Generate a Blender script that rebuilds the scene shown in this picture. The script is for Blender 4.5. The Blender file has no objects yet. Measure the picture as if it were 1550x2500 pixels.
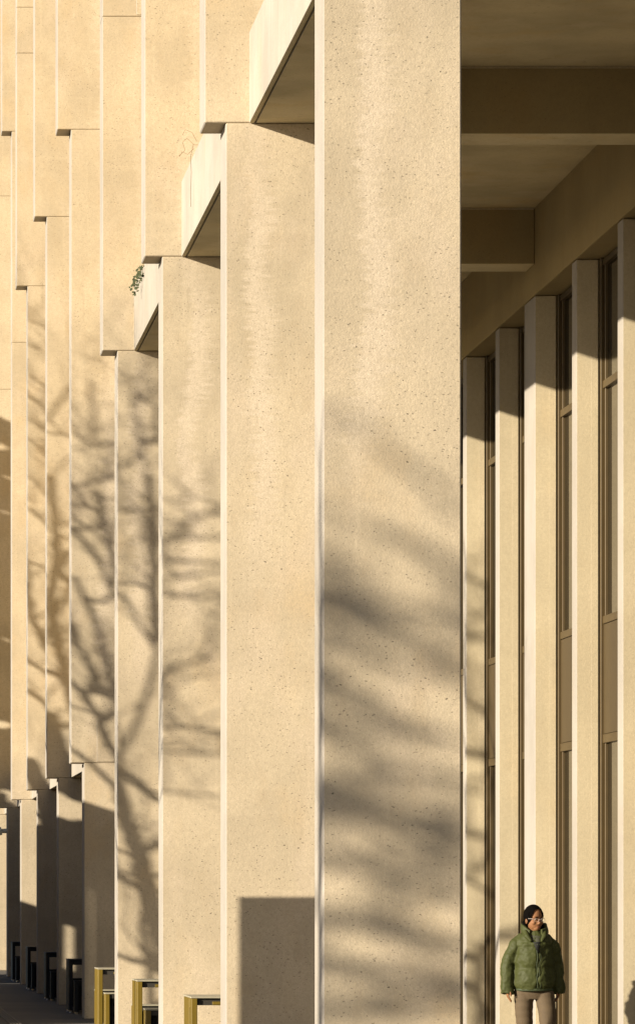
import bpy, bmesh, math, random
from mathutils import Vector, Matrix
random.seed(11)
R = math.radians
SC = bpy.context.scene
COL = SC.collection

# ------------------------------------------------------------------ helpers
def tag(o, label=None, cat=None, group=None, kind=None):
    if label: o['label'] = label
    if cat: o['category'] = cat
    if group: o['group'] = group
    if kind: o['kind'] = kind
    return o

def empty(name, loc=(0, 0, 0), rz=0.0):
    o = bpy.data.objects.new(name, None)
    o.location = loc; o.rotation_euler = (0, 0, rz)
    COL.objects.link(o)
    return o

def obj(name, bm, mats, parent=None, smooth=False, loc=None):
    me = bpy.data.meshes.new(name)
    bm.normal_update()
    bm.to_mesh(me); bm.free()
    if not isinstance(mats, (list, tuple)): mats = [mats]
    for m in mats: me.materials.append(m)
    if smooth:
        for p in me.polygons: p.use_smooth = True
    o = bpy.data.objects.new(name, me)
    COL.objects.link(o)
    if parent: o.parent = parent
    if loc: o.location = loc
    return o

def box(bm, x0, x1, y0, y1, z0, z1, mi=0, side=None, bevel=0.0):
    """axis aligned box; side = material index for the -X face"""
    b = bmesh.new()
    vs = [b.verts.new(p) for p in ((x0,y0,z0),(x1,y0,z0),(x1,y1,z0),(x0,y1,z0),(x0,y0,z1),(x1,y0,z1),(x1,y1,z1),(x0,y1,z1))]
    for f in ((0,3,2,1),(4,5,6,7),(0,1,5,4),(1,2,6,5),(2,3,7,6),(3,0,4,7)):
        b.faces.new([vs[i] for i in f])
    if bevel: bmesh.ops.bevel(b, geom=b.edges[:], offset=bevel, segments=1, affect='EDGES')
    b.normal_update()
    for f in b.faces:
        f.material_index = mi
        if side is not None and f.normal.x < -0.6: f.material_index = side
    me = bpy.data.meshes.new('tmp'); b.to_mesh(me); b.free()
    bm.from_mesh(me); bpy.data.meshes.remove(me)

def tube(bm, pts, radii, n=7, mi=0, cap=True):
    pts = [Vector(p) for p in pts]
    rings = []
    for i, p in enumerate(pts):
        if i == 0: d = pts[1] - pts[0]
        elif i == len(pts) - 1: d = pts[-1] - pts[-2]
        else: d = pts[i+1] - pts[i-1]
        if d.length < 1e-6: d = Vector((0, 0, 1))
        d.normalize()
        a = d.cross(Vector((0.13, 0.9, 0.2)) if abs(d.y) < 0.9 else Vector((1, 0, 0))).normalized()
        b = d.cross(a)
        r = radii[i] if isinstance(radii, (list, tuple)) else radii
        rings.append([bm.verts.new(p + (a*math.cos(2*math.pi*k/n) + b*math.sin(2*math.pi*k/n))*r) for k in range(n)])
    for i in range(len(rings)-1):
        for k in range(n):
            f = bm.faces.new((rings[i][k], rings[i][(k+1)%n], rings[i+1][(k+1)%n], rings[i+1][k])); f.material_index = mi
    if cap:
        for rg, rev in ((rings[0], True), (rings[-1], False)):
            try:
                f = bm.faces.new(rg[::-1] if rev else rg); f.material_index = mi
            except ValueError: pass

def loft(bm, rings, n=32, mi=0, cap=True):
    """rings: (centre, rx, ry[, func(theta)->scale]) in horizontal planes"""
    R_ = []
    for rg in rings:
        c, rx, ry = rg[:3]; fn = rg[3] if len(rg) > 3 else None
        row = []
        for k in range(n):
            t = 2*math.pi*k/n; s = fn(t) if fn else 1.0
            row.append(bm.verts.new((c[0]+rx*s*math.cos(t), c[1]+ry*s*math.sin(t), c[2])))
        R_.append(row)
    for i in range(len(R_)-1):
        for k in range(n):
            f = bm.faces.new((R_[i][k], R_[i][(k+1)%n], R_[i+1][(k+1)%n], R_[i+1][k])); f.material_index = mi
    if cap:
        bm.faces.new(R_[0][::-1]).material_index = mi
        bm.faces.new(R_[-1]).material_index = mi

def ball(bm, c, rx, ry, rz, mi=0, seg=20, rot=None):
    m = Matrix.Translation(c) @ (rot if rot else Matrix()) @ Matrix.Diagonal((rx, ry, rz, 1))
    r = bmesh.ops.create_uvsphere(bm, u_segments=seg, v_segments=max(6, seg//2+2), radius=1.0, matrix=m)
    for v in r['verts']:
        for f in v.link_faces: f.material_index = mi

def remesh(o, vox, smooth_it=6):
    m = o.modifiers.new('r', 'REMESH'); m.mode = 'VOXEL'; m.voxel_size = vox; m.use_smooth_shade = True
    if smooth_it:
        s = o.modifiers.new('s', 'SMOOTH'); s.factor = 0.5; s.iterations = smooth_it

# ------------------------------------------------------------------ materials
def newmat(name):
    m = bpy.data.materials.new(name); m.use_nodes = True
    nt = m.node_tree; N = nt.nodes; L = nt.links
    b = N['Principled BSDF']
    return m, nt, N, L, b

def simple(name, col, rough=0.6, metal=0.0, spec=0.5, var=0.0, vscale=20.0, bump=0.0, coat=0.0):
    m, nt, N, L, b = newmat(name)
    b.inputs['Base Color'].default_value = (*col, 1)
    b.inputs['Roughness'].default_value = rough
    b.inputs['Metallic'].default_value = metal
    b.inputs['Specular IOR Level'].default_value = spec
    if coat: b.inputs['Coat Weight'].default_value = coat
    if var or bump:
        tc = N.new('ShaderNodeTexCoord'); n = N.new('ShaderNodeTexNoise')
        n.inputs['Scale'].default_value = vscale; n.inputs['Detail'].default_value = 5
        L.new(tc.outputs['Object'], n.inputs['Vector'])
        if var:
            mx = N.new('ShaderNodeMix'); mx.data_type = 'RGBA'
            mx.inputs['A'].default_value = (*[c*(1-var) for c in col], 1)
            mx.inputs['B'].default_value = (*[min(1, c*(1+var)) for c in col], 1)
            L.new(n.outputs['Fac'], mx.inputs['Factor']); L.new(mx.outputs['Result'], b.inputs['Base Color'])
        if bump:
            bp = N.new('ShaderNodeBump'); bp.inputs['Strength'].default_value = bump; bp.inputs['Distance'].default_value = 0.004
            L.new(n.outputs['Fac'], bp.inputs['Height']); L.new(bp.outputs['Normal'], b.inputs['Normal'])
    return m

def concrete(name, col, pits=1.0, runoff=0.0, stain=1.0, streak=0.3, grain=1.0, pscale=16.0, warm=(1.05, 0.97, 0.80)):
    m, nt, N, L, b = newmat(name)
    b.inputs['Roughness'].default_value = 0.92
    b.inputs['Specular IOR Level'].default_value = 0.15
    geo = N.new('ShaderNodeNewGeometry')
    def mapping(sc, rot=(0, 0, 0)):
        mp = N.new('ShaderNodeMapping'); mp.inputs['Scale'].default_value = sc; mp.inputs['Rotation'].default_value = rot
        L.new(geo.outputs['Position'], mp.inputs['Vector']); return mp.outputs['Vector']
    def noise(vec, scale, det=4, rough=0.55):
        n = N.new('ShaderNodeTexNoise'); n.inputs['Scale'].default_value = scale; n.inputs['Detail'].default_value = det
        n.inputs['Roughness'].default_value = rough; L.new(vec, n.inputs['Vector']); return n.outputs['Fac']
    def mr(v, a, b_, c=0.0, d=1.0, smooth=True):
        r = N.new('ShaderNodeMapRange'); r.inputs['From Min'].default_value = a; r.inputs['From Max'].default_value = b_
        r.inputs['To Min'].default_value = c; r.inputs['To Max'].default_value = d
        if smooth: r.interpolation_type = 'SMOOTHSTEP'
        L.new(v, r.inputs['Value']); return r.outputs['Result']
    def mul(a, v):
        q = N.new('ShaderNodeMath'); q.operation = 'MULTIPLY'; L.new(a, q.inputs[0])
        if isinstance(v, (int, float)): q.inputs[1].default_value = v
        else: L.new(v, q.inputs[1])
        return q.outputs[0]
    def mixc(fac, A, B):
        mx = N.new('ShaderNodeMix'); mx.data_type = 'RGBA'
        L.new(fac, mx.inputs['Factor'])
        if isinstance(A, tuple): mx.inputs['A'].default_value = (*A, 1)
        else: L.new(A, mx.inputs['A'])
        if isinstance(B, tuple): mx.inputs['B'].default_value = (*B, 1)
        else: L.new(B, mx.inputs['B'])
        return mx.outputs['Result']
    P = mapping((1, 1, 1))
    big = mr(noise(P, 0.9, 5), 0.32, 0.68)
    c = mixc(big, tuple(x*(1-0.13*stain) for x in col), tuple(x*(1+0.10*stain) for x in col))
    # ochre blushes
    och = mr(noise(mapping((1.3, 1.3, 0.8)), 1.1, 3), 0.52, 0.75, 0, 0.42*stain)
    c = mixc(och, c, (col[0]*warm[0], col[1]*warm[1]*0.93, col[2]*warm[2]*0.86))
    pk = mr(noise(mapping((1.0, 1.0, 0.55)), 1.9, 4), 0.50, 0.70, 0, 0.38*stain)
    c = mixc(pk, c, (min(1, col[0]*1.13), min(1, col[1]*1.12), min(1, col[2]*1.20)))
    dk = mr(noise(mapping((2.2, 2.2, 1.1)), 1.5, 5, 0.65), 0.50, 0.72, 0, 0.30*stain)
    c = mixc(dk, c, (col[0]*0.80, col[1]*0.74, col[2]*0.66))
    # vertical runs
    st = mr(noise(mapping((9, 9, 0.35)), 1.3, 4), 0.54, 0.74, 0, streak)
    c = mixc(st, c, tuple(min(1, x*1.16) for x in col))
    st2 = mr(noise(mapping((14, 14, 0.5)), 1.1, 3), 0.60, 0.78, 0, streak*0.7)
    c = mixc(st2, c, tuple(x*0.72 for x in col))
    # horizontal pour bands
    hb = mr(noise(mapping((0.6, 0.6, 6.0)), 1.6, 3), 0.56, 0.7, 0, 0.2*stain)
    c = mixc(hb, c, tuple(min(1, x*1.13) for x in col))
    if runoff:      # pale ragged lime run-off down the upper part of the pier faces
        sx = N.new('ShaderNodeSeparateXYZ'); L.new(geo.outputs['Position'], sx.inputs[0])
        rag = noise(mapping((2.0, 1.0, 16.0)), 1.4, 5, 0.7)
        wob = N.new('ShaderNodeMath'); wob.operation = 'MULTIPLY_ADD'; L.new(rag, wob.inputs[0]); wob.inputs[1].default_value = 0.42; L.new(sx.outputs[0], wob.inputs[2])
        wob2 = N.new('ShaderNodeMath'); wob2.operation = 'MULTIPLY_ADD'; L.new(noise(mapping((1, 0.3, 1)), 0.9, 2), wob2.inputs[0]); wob2.inputs[1].default_value = 0.5; L.new(wob.outputs[0], wob2.inputs[2])
        lft = mr(wob2.outputs[0], 3.76, 3.86); rgt = mr(wob2.outputs[0], 3.90, 4.08, 1, 0)
        zz_ = mul(mr(sx.outputs[2], 4.0, 5.4), mr(sx.outputs[2], 7.4, 8.2, 1, 0.5))
        c = mixc(mul(mul(mul(lft, rgt), zz_), runoff), c, (min(1, col[0]*1.30), min(1, col[1]*1.32), min(1, col[2]*1.45)))
    oi = N.new('ShaderNodeObjectInfo')
    c = mixc(mr(oi.outputs['Random'], 0, 1, 0, 0.16*min(1, stain), False), c, (col[0]*0.62, col[1]*0.56, col[2]*0.48))
    # fine grain
    gr = mr(noise(P, 95, 3, 0.7), 0.25, 0.75)
    c = mixc(mul(gr, 0.6*grain), c, tuple(x*0.66 for x in col))
    gr2 = mr(noise(P, 34, 3, 0.75), 0.35, 0.7)
    c = mixc(mul(gr2, 0.36*grain), c, tuple(x*0.62 for x in col))
    # pits: sparse stretched voronoi dots
    def pit(sc, sz, sel, seed):
        v = N.new('ShaderNodeTexVoronoi'); v.inputs['Scale'].default_value = sc; v.inputs['Randomness'].default_value = 1
        # distort a little so pits are slanted dashes of uneven outline
        mp = N.new('ShaderNodeMapping'); mp.inputs['Location'].default_value = (seed, seed*1.7, seed*0.3)
        mp.inputs['Rotation'].default_value = (0, R(-30), 0); mp.inputs['Scale'].default_value = (0.60, 0.8, 1.25)
        nz = N.new('ShaderNodeTexNoise'); nz.inputs['Scale'].default_value = sc*2.2; nz.inputs['Detail'].default_value = 2
        L.new(geo.outputs['Position'], nz.inputs['Vector'])
        vm = N.new('ShaderNodeVectorMath'); vm.operation = 'MULTIPLY_ADD'
        L.new(nz.outputs['Color'], vm.inputs[0]); vm.inputs[1].default_value = (0.5/sc,)*3
        L.new(geo.outputs['Position'], vm.inputs[2])
        L.new(vm.outputs[0], mp.inputs['Vector']); L.new(mp.outputs[0], v.inputs['Vector'])
        sepc = N.new('ShaderNodeSeparateColor'); L.new(v.outputs['Color'], sepc.inputs[0])
        d = N.new('ShaderNodeMath'); d.operation = 'MULTIPLY'
        size = mr(sepc.outputs[0], sel, 1.0, 0.35*sz, sz, False)
        lt = N.new('ShaderNodeMath'); lt.operation = 'SUBTRACT'; L.new(size, lt.inputs[0]); L.new(v.outputs['Distance'], lt.inputs[1])
        sg = N.new('ShaderNodeMath'); sg.operation = 'GREATER_THAN'; L.new(sepc.outputs[0], sg.inputs[0]); sg.inputs[1].default_value = sel
        return mul(mr(lt.outputs[0], 0.0, 0.04, 0, 1), sg.outputs[0])
    patch = mr(noise(P, 1.7, 2), 0.36, 0.6, 0.35, 1.0)
    p1 = mul(pit(pscale*1.6, 0.15, 0.35, 0.0), patch)
    p2 = mul(pit(pscale*2.6, 0.26, 0.25, 3.3), patch)
    c = mixc(mul(p1, min(1, 0.78*pits)), c, tuple(x*0.12 for x in col))
    c = mixc(mul(p2, min(1, 0.6*pits)), c, tuple(x*0.2 for x in col))
    L.new(c, b.inputs['Base Color'])
    # bump
    s1 = N.new('ShaderNodeMath'); s1.operation = 'MULTIPLY_ADD'
    L.new(p1, s1.inputs[0]); s1.inputs[1].default_value = -1.2*pits
    L.new(mul(noise(P, 60, 4, 0.65), 0.9*grain), s1.inputs[2])
    s2 = N.new('ShaderNodeMath'); s2.operation = 'MULTIPLY_ADD'
    L.new(noise(P, 5, 3), s2.inputs[0]); s2.inputs[1].default_value = 1.2; L.new(s1.outputs[0], s2.inputs[2])
    bp = N.new('ShaderNodeBump'); bp.inputs['Strength'].default_value = 0.42; bp.inputs['Distance'].default_value = 0.006
    L.new(s2.outputs[0], bp.inputs['Height']); L.new(bp.outputs['Normal'], b.inputs['Normal'])
    return m

CONC = concrete('rough_concrete', (0.508, 0.420, 0.288), runoff=0.66, stain=1.3, streak=0.42)
EDGE = concrete('smooth_dimmed_concrete', (0.300, 0.272, 0.230), pits=0.15, stain=0.7, streak=0.12, grain=0.35)  # smooth sun-facing sides, colour darkened to hold back the sunlit glare
FASC = concrete('fascia_concrete', (0.33, 0.297, 0.245), pits=0.2, stain=1.0, streak=0.55, grain=0.4)
SOFF = concrete('soffit_concrete', (0.56, 0.48, 0.30), pits=0.3, stain=1.5, streak=0.1, grain=0.4, pscale=7)
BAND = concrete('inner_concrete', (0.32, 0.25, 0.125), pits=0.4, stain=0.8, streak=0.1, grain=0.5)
INNR = concrete('fin_concrete', (0.475, 0.400, 0.262), pits=0.35, stain=0.7, streak=0.25, grain=0.8, pscale=26)
PAVE_COL = (0.17, 0.145, 0.105)
BRONZE = simple('bronze_frame', (0.062, 0.040, 0.013), 0.45, 0.2, var=0.2, vscale=8)
BRPAN = simple('bronze_panel', (0.052, 0.034, 0.012), 0.5, 0.15, var=0.12, vscale=3)
BLACKGAP = simple('flat_black', (0.012, 0.01, 0.007), 0.9)
GLASS = simple('dark_glass', (0.010, 0.008, 0.004), 0.03, spec=1.0)
GLASS.node_tree.nodes['Principled BSDF'].inputs['IOR'].default_value = 1.75
YEL = simple('yellow_paint', (0.125, 0.082, 0.006), 0.42, var=0.12, vscale=12, bump=0.1)
BLK = simple('black_paint', (0.006, 0.0055, 0.005), 0.5, spec=0.25)
DARK = simple('dark_underframe', (0.02, 0.016, 0.009), 0.7)
TOP = simple('grey_laminate', (0.30, 0.27, 0.19), 0.45, var=0.12, vscale=9)
STEEL = simple('steel', (0.6, 0.58, 0.52), 0.3, 1.0)
BARK = simple('bark', (0.12, 0.095, 0.065), 0.9, var=0.35, vscale=14, bump=0.8)

def paving_mat():
    m, nt, N, L, b = newmat('plaza_paving')
    b.inputs['Roughness'].default_value = 0.85
    geo = N.new('ShaderNodeNewGeometry')
    n = N.new('ShaderNodeTexNoise'); n.inputs['Scale'].default_value = 1.2; n.inputs['Detail'].default_value = 8
    L.new(geo.outputs['Position'], n.inputs['Vector'])
    mx = N.new('ShaderNodeMix'); mx.data_type = 'RGBA'
    mx.inputs['A'].default_value = (0.07, 0.06, 0.044, 1); mx.inputs['B'].default_value = (0.13, 0.113, 0.083, 1)
    L.new(n.outputs['Fac'], mx.inputs['Factor'])
    br = N.new('ShaderNodeTexBrick'); br.offset = 0.0
    br.inputs['Scale'].default_value = 1.0; br.inputs['Brick Width'].default_value = 1.8; br.inputs['Row Height'].default_value = 1.83
    br.inputs['Mortar Size'].default_value = 0.016; br.inputs['Mortar Smooth'].default_value = 0.3
    br.inputs['Color1'].default_value = (1, 1, 1, 1); br.inputs['Color2'].default_value = (0.78, 0.78, 0.78, 1)
    br.inputs['Mortar'].default_value = (0.28, 0.27, 0.25, 1)
    L.new(geo.outputs['Position'], br.inputs['Vector'])
    ml = N.new('ShaderNodeMix'); ml.data_type = 'RGBA'; ml.blend_type = 'MULTIPLY'; ml.inputs['Factor'].default_value = 1
    L.new(mx.outputs['Result'], ml.inputs['A']); L.new(br.outputs['Color'], ml.inputs['B'])
    L.new(ml.outputs['Result'], b.inputs['Base Color'])
    n2 = N.new('ShaderNodeTexNoise'); n2.inputs['Scale'].default_value = 40; L.new(geo.outputs['Position'], n2.inputs['Vector'])
    bp = N.new('ShaderNodeBump'); bp.inputs['Strength'].default_value = 0.4; bp.inputs['Distance'].default_value = 0.005
    L.new(n2.outputs['Fac'], bp.inputs['Height']); L.new(bp.outputs['Normal'], b.inputs['Normal'])
    return m
PAVE = paving_mat()

# ------------------------------------------------------------------ layout
S = 7.3046                      # bay
H = 1.72                        # eye height
F = 10000.0                     # focal length in photograph pixels (only used to derive real sizes)
def yn(i): return (3.78 + i)*S  # near face of outer pier i
def yf(i): return (3.85 + i)*S  # far face
SUN = Vector((1.0, 0.50, -0.335))   # direction light travels
X1, X2, X3 = 3.13, 2.95, 2.76      # outer planes, stepping out as the piers rise
XR = 4.06                          # inner side of the outer piers
ZA, ZB, ZC, ZD = 8.30, 12.34, 3.55, 16.40
XI, XG = 7.05, 7.27                # inner facade: fin noses, frame plane
NP = 12

# ------------------------------------------------------------------ ground
bm = bmesh.new()
bmesh.ops.create_grid(bm, x_segments=1, y_segments=1, size=600)
g = obj('paving', bm, PAVE); tag(g, 'dim stone paving running along the foot of the concrete piers', None, None, 'structure')

bm = bmesh.new(); box(bm, 4.15, 7.9, 20, 90, -0.05, 0.004)  # unseen floor, coloured lighter than the plaza to bounce light onto the ceiling
tag(obj('bounce_floor', bm, simple('bounce_stone', (0.26, 0.20, 0.115), 0.6, var=0.15, vscale=3)), 'unseen pale warm floor added under the arcade to bounce light', None, None, 'structure')

# slot drain beside the piers
dr = empty('drain_channel', (2.09, 60, 0)); tag(dr, 'long dark slot drain let into the paving beside the piers', 'drain')
bm = bmesh.new(); box(bm, -0.075, 0.075, -22, 30, 0.001, 0.006); obj('channel', bm, BLACKGAP, dr)
bm = bmesh.new()
for k in range(4):
    x = -0.062 + k*0.0413
    box(bm, x-0.011, x+0.011, -22, 30, 0.0045, 0.014)
obj('grate', bm, simple('cast_iron', (0.10, 0.085, 0.06), 0.7), dr)

# ------------------------------------------------------------------ the building
B = empty('concrete_building', (3.13, yn(0), 0))
tag(B, 'pale concrete building with rows of tall stepped piers over a deep arcade', 'building')
BO = Vector(B.location)
def bpart(name, bm, mats, parent=None, smooth=False):
    p = parent or B
    o = obj(name, bm, mats, p, smooth)
    if p is B: o.location = -BO
    return o

BV = 0.009
for i in range(NP):
    bm = bmesh.new()
    y0, y1 = yn(i), yf(i)
    if i == 0: segs = [(0, 26, X1, XR)]
    elif i <= 3: segs = [(0, ZA, X1, XR), (ZA, ZB, X2, 4.7), (ZB, 26, X2, 4.7)]
    elif i <= 6: segs = [(0, ZC, X1, XR), (ZC, ZB, X2, 4.7), (ZB, ZD, X3, 4.7), (ZD, ZD+0.8, X3, 4.7), (ZD+0.8, 28, X3, 4.7)]
    else: segs = [(0, ZC, X1, XR), (ZC, ZB, X2, 4.7), (ZB, ZD, X2, 4.7), (ZD, 28, X3, 4.7)]
    for k, (z0, z1, xa, xb) in enumerate(segs):
        g_ = 0.0 if k == 0 else 0.003
        box(bm, xa, xb, y0, y1, z0 + g_, z1, 0, 1, BV)
    p = bpart('pier', bm, [CONC, EDGE])
    if i >= 4:   # cast-in end of the edge beam showing on the pier face
        bm = bmesh.new(); box(bm, 3.31, 4.05, y0-0.006, y0+0.02, ZC+0.02, ZC+0.60, 0, 1, 0.005)
        o = obj('beam_end', bm, [CONC, EDGE], p)
    if i == 3:
        bm = bmesh.new(); box(bm, 3.36, 4.05, y0-0.006, y0+0.02, ZB+0.02, ZB+1.4, 0, 1, 0.005)
        obj('beam_end', bm, [CONC, EDGE], p)

# edge beams with parapets between the piers
for i in range(NP-1):
    ya, yb = yf(i), yn(i+1)
    z0 = ZA if i < 4 else ZC+0.01
    bm = bmesh.new()
    if i != 3:
        box(bm, 3.33, 3.37, ya, yb, z0, z0+0.775, 0, 1, 0.003)
        box(bm, 3.372, 3.386, ya, yb, z0+0.02, z0+0.77, 0, 1)
    box(bm, 3.388 if i != 3 else 3.72, XR-0.003, ya, yb, z0+0.001, z0+0.585, 0, 1, 0.003)
    bpart('edge_beam', bm, [SOFF, FASC])
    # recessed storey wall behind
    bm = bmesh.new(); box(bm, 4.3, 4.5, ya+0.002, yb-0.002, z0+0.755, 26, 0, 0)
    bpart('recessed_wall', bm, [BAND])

# south end edge beam, cross beams, arcade ceiling
for i in range(0, 5):
    bm = bmesh.new()
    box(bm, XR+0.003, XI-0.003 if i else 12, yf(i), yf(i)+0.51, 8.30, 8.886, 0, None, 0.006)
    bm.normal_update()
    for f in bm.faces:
        if f.normal.z < -0.6: f.material_index = 1  # undersides coloured lighter to stand in for light bounced off the floor
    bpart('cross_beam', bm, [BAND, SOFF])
bm = bmesh.new(); box(bm, 3.98, 12, yn(0)+0.002, yn(4)+0.05, 8.888, 9.05)
bpart('arcade_ceiling', bm, [SOFF])
bm = bmesh.new(); box(bm, 3.9, 12, yf(4), yf(NP-1), ZC+0.5, ZC+0.7)
bpart('arcade_ceiling', bm, [SOFF])
# cornice line where ceiling meets beams (rough cold joint)
for i in range(1, 4):
    bm = bmesh.new()
    box(bm, XR+0.01, XI-0.01, yf(i)-0.012, yf(i)-0.001, 8.868, 8.885)
    bpart('joint_strip', bm, [INNR])

# upper mass behind the piers
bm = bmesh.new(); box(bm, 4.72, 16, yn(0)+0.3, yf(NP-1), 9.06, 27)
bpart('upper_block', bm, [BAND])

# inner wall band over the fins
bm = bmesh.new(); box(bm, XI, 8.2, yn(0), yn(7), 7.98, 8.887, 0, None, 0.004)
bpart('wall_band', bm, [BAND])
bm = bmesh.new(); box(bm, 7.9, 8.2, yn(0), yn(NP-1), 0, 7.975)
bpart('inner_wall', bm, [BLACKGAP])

# fins / inner columns and windows
UC = [(5.85 + d) for d in (-2, -1, 0, 1, 2)]
noses = []
for u in UC:
    noses.append((u, 0.092*S, True))
    noses.append((u + 1/3, 0.25, False)); noses.append((u + 2/3, 0.25, False))
noses.sort()
for k, (u, th, colm) in enumerate(noses):
    y0 = u*S
    bm = bmesh.new()
    box(bm, XI + (0 if colm else 0.006), XG+0.0, y0, y0+th, 0, 7.972, 0, 1, 0.008)
    box(bm, XG+0.002, 7.85, y0+0.03, y0+th-0.03, 0, 7.97, 0, 1)
    # shallow check running down the broad face
    box(bm, XI+0.155, XG-0.002, y0-0.005, y0+0.02, 0, 7.965, 0, 1)
    bpart('inner_column' if colm else 'fin', bm, [INNR, EDGE])
    if k+1 < len(noses):
        yb = noses[k+1][0]*S; ya = y0 + th
        w = empty('window', (XG, ya, 0)); w.parent = B; w.location = Vector((XG, ya, 0)) - BO
        Lw = yb - ya
        bm = bmesh.new()
        for (a, b_) in ((0.012, 0.07), (Lw-0.085, Lw-0.02), (Lw-0.16, Lw-0.115)):
            dx = 0.0 if b_ > Lw-0.1 or b_ < 0.1 else 0.03
            box(bm, 0.012+dx, 0.075, a, b_, 0.0, 7.975, 0, None, 0.003)
        for zz, hh in ((6.69, 0.075), (4.38, 0.075), (3.21, 0.085), (7.90, 0.06), (0.02, 0.1)):
            box(bm, 0.028, 0.073, 0.072, Lw-0.087, zz, zz+hh, 0, None, 0.003)
        obj('frame', bm, BRONZE, w)
        bm = bmesh.new(); box(bm, 0.004, 0.078, 0.0, 0.012, 0, 7.97); box(bm, 0.02, 0.078, Lw-0.019, Lw-0.001, 0, 7.97)  # black strips stand in for the shaded gap beside the frame
        obj('dark_gap', bm, BLACKGAP, w)
        for (za, zb) in ((6.765, 7.90), (4.455, 6.69), (0.12, 3.21)):
            bm = bmesh.new(); box(bm, 0.066, 0.078, 0.07, Lw-0.086, za, zb)
            obj('pane', bm, GLASS, w)
        bm = bmesh.new(); box(bm, 0.036, 0.07, 0.073, Lw-0.088, 3.30, 4.375, 0, None, 0.002)
        obj('spandrel_panel', bm, BRPAN, w)

# ------------------------------------------------------------------ ivy and dry vine on the parapets
LEAF = simple('ivy_leaf', (0.028, 0.036, 0.008), 0.85, var=0.4, vscale=30)
TWIG = simple('dry_stem', (0.16, 0.11, 0.05), 0.9)
def leaf(bm, c, s, nrm):
    nrm = Vector(nrm).normalized(); a = nrm.cross(Vector((0.3, 0.2, 1))).normalized(); b = nrm.cross(a)
    th = random.uniform(0, 6.28)
    a, b = a*math.cos(th)+b*math.sin(th), b*math.cos(th)-a*math.sin(th)
    c = Vector(c)
    pts = [c - b*s, c + a*s*0.75 - b*0.3*s, c + a*s*0.55 + b*0.5*s, c + b*s*1.1, c - a*s*0.55 + b*0.5*s, c - a*s*0.75 - b*0.3*s]
    pts[3] += nrm*s*0.3
    vs = [bm.verts.new(p) for p in pts]
    bm.faces.new(vs[:4]); bm.faces.new([vs[0], vs[3], vs[4], vs[5]])
iv = empty('ivy_plant', (3.335, 47.9, 9.07)); iv.scale = (0.75, 0.75, 0.75); tag(iv, 'small sprig of green ivy hanging over the parapet edge beside the third pier', 'ivy')
bm = bmesh.new(); bs = bmesh.new()
for st in range(3):
    p = Vector((-0.01-0.01*st, -0.35+st*0.3, 0.02)); pts = [Vector((0.06, p.y, 0.0)), p.copy()]
    n = (4, 7, 6)[st]
    for k in range(n):
        p = p + Vector((random.uniform(-0.034, 0.006), random.uniform(0.0, 0.07), -random.uniform(0.035, 0.07)))
        pts.append(p.copy())
        for q in range(4):
            leaf(bm, p + Vector((random.uniform(-0.05, 0.01), random.uniform(-0.05, 0.05), random.uniform(-0.04, 0.04))),
                 random.uniform(0.014, 0.032), (random.uniform(-1, 0), -1, random.uniform(-0.3, 0.8)))
    tube(bs, pts, 0.003, 5)
obj('leaves', bm, LEAF, iv); obj('stem', bs, TWIG, iv)
bs = bmesh.new()
for (oy, pts) in ((0, [(0.05, 0.0, 0.0), (-0.03, 0.1, 0.03), (-0.09, 0.15, 0.10), (-0.13, 0.2, 0.07), (-0.10, 0.24, 0.0), (-0.16, 0.3, -0.05)]),
                  (0, [(-0.03, 0.1, 0.03), (-0.05, 0.2, -0.08), (-0.03, 0.35, -0.2), (-0.025, 0.5, -0.35), (-0.015, 0.6, -0.5)]),
                  (0, [(-0.02, 0.15, 0.0), (-0.08, 0.2, -0.05), (-0.13, 0.22, -0.02), (-0.16, 0.22, -0.07)]),
                  (0, [(0.0, 0.05, 0.05), (-0.05, 0.05, 0.14), (-0.11, 0.08, 0.17), (-0.14, 0.1, 0.12)])):
    tube(bs, pts, 0.0022, 5)
dv = obj('dry_vine', bs, TWIG, None, False, (3.325, 40.2, 9.075))
tag(dv, 'thin leafless vine stem trailing over the parapet beside the second pier', 'vine')

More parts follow.
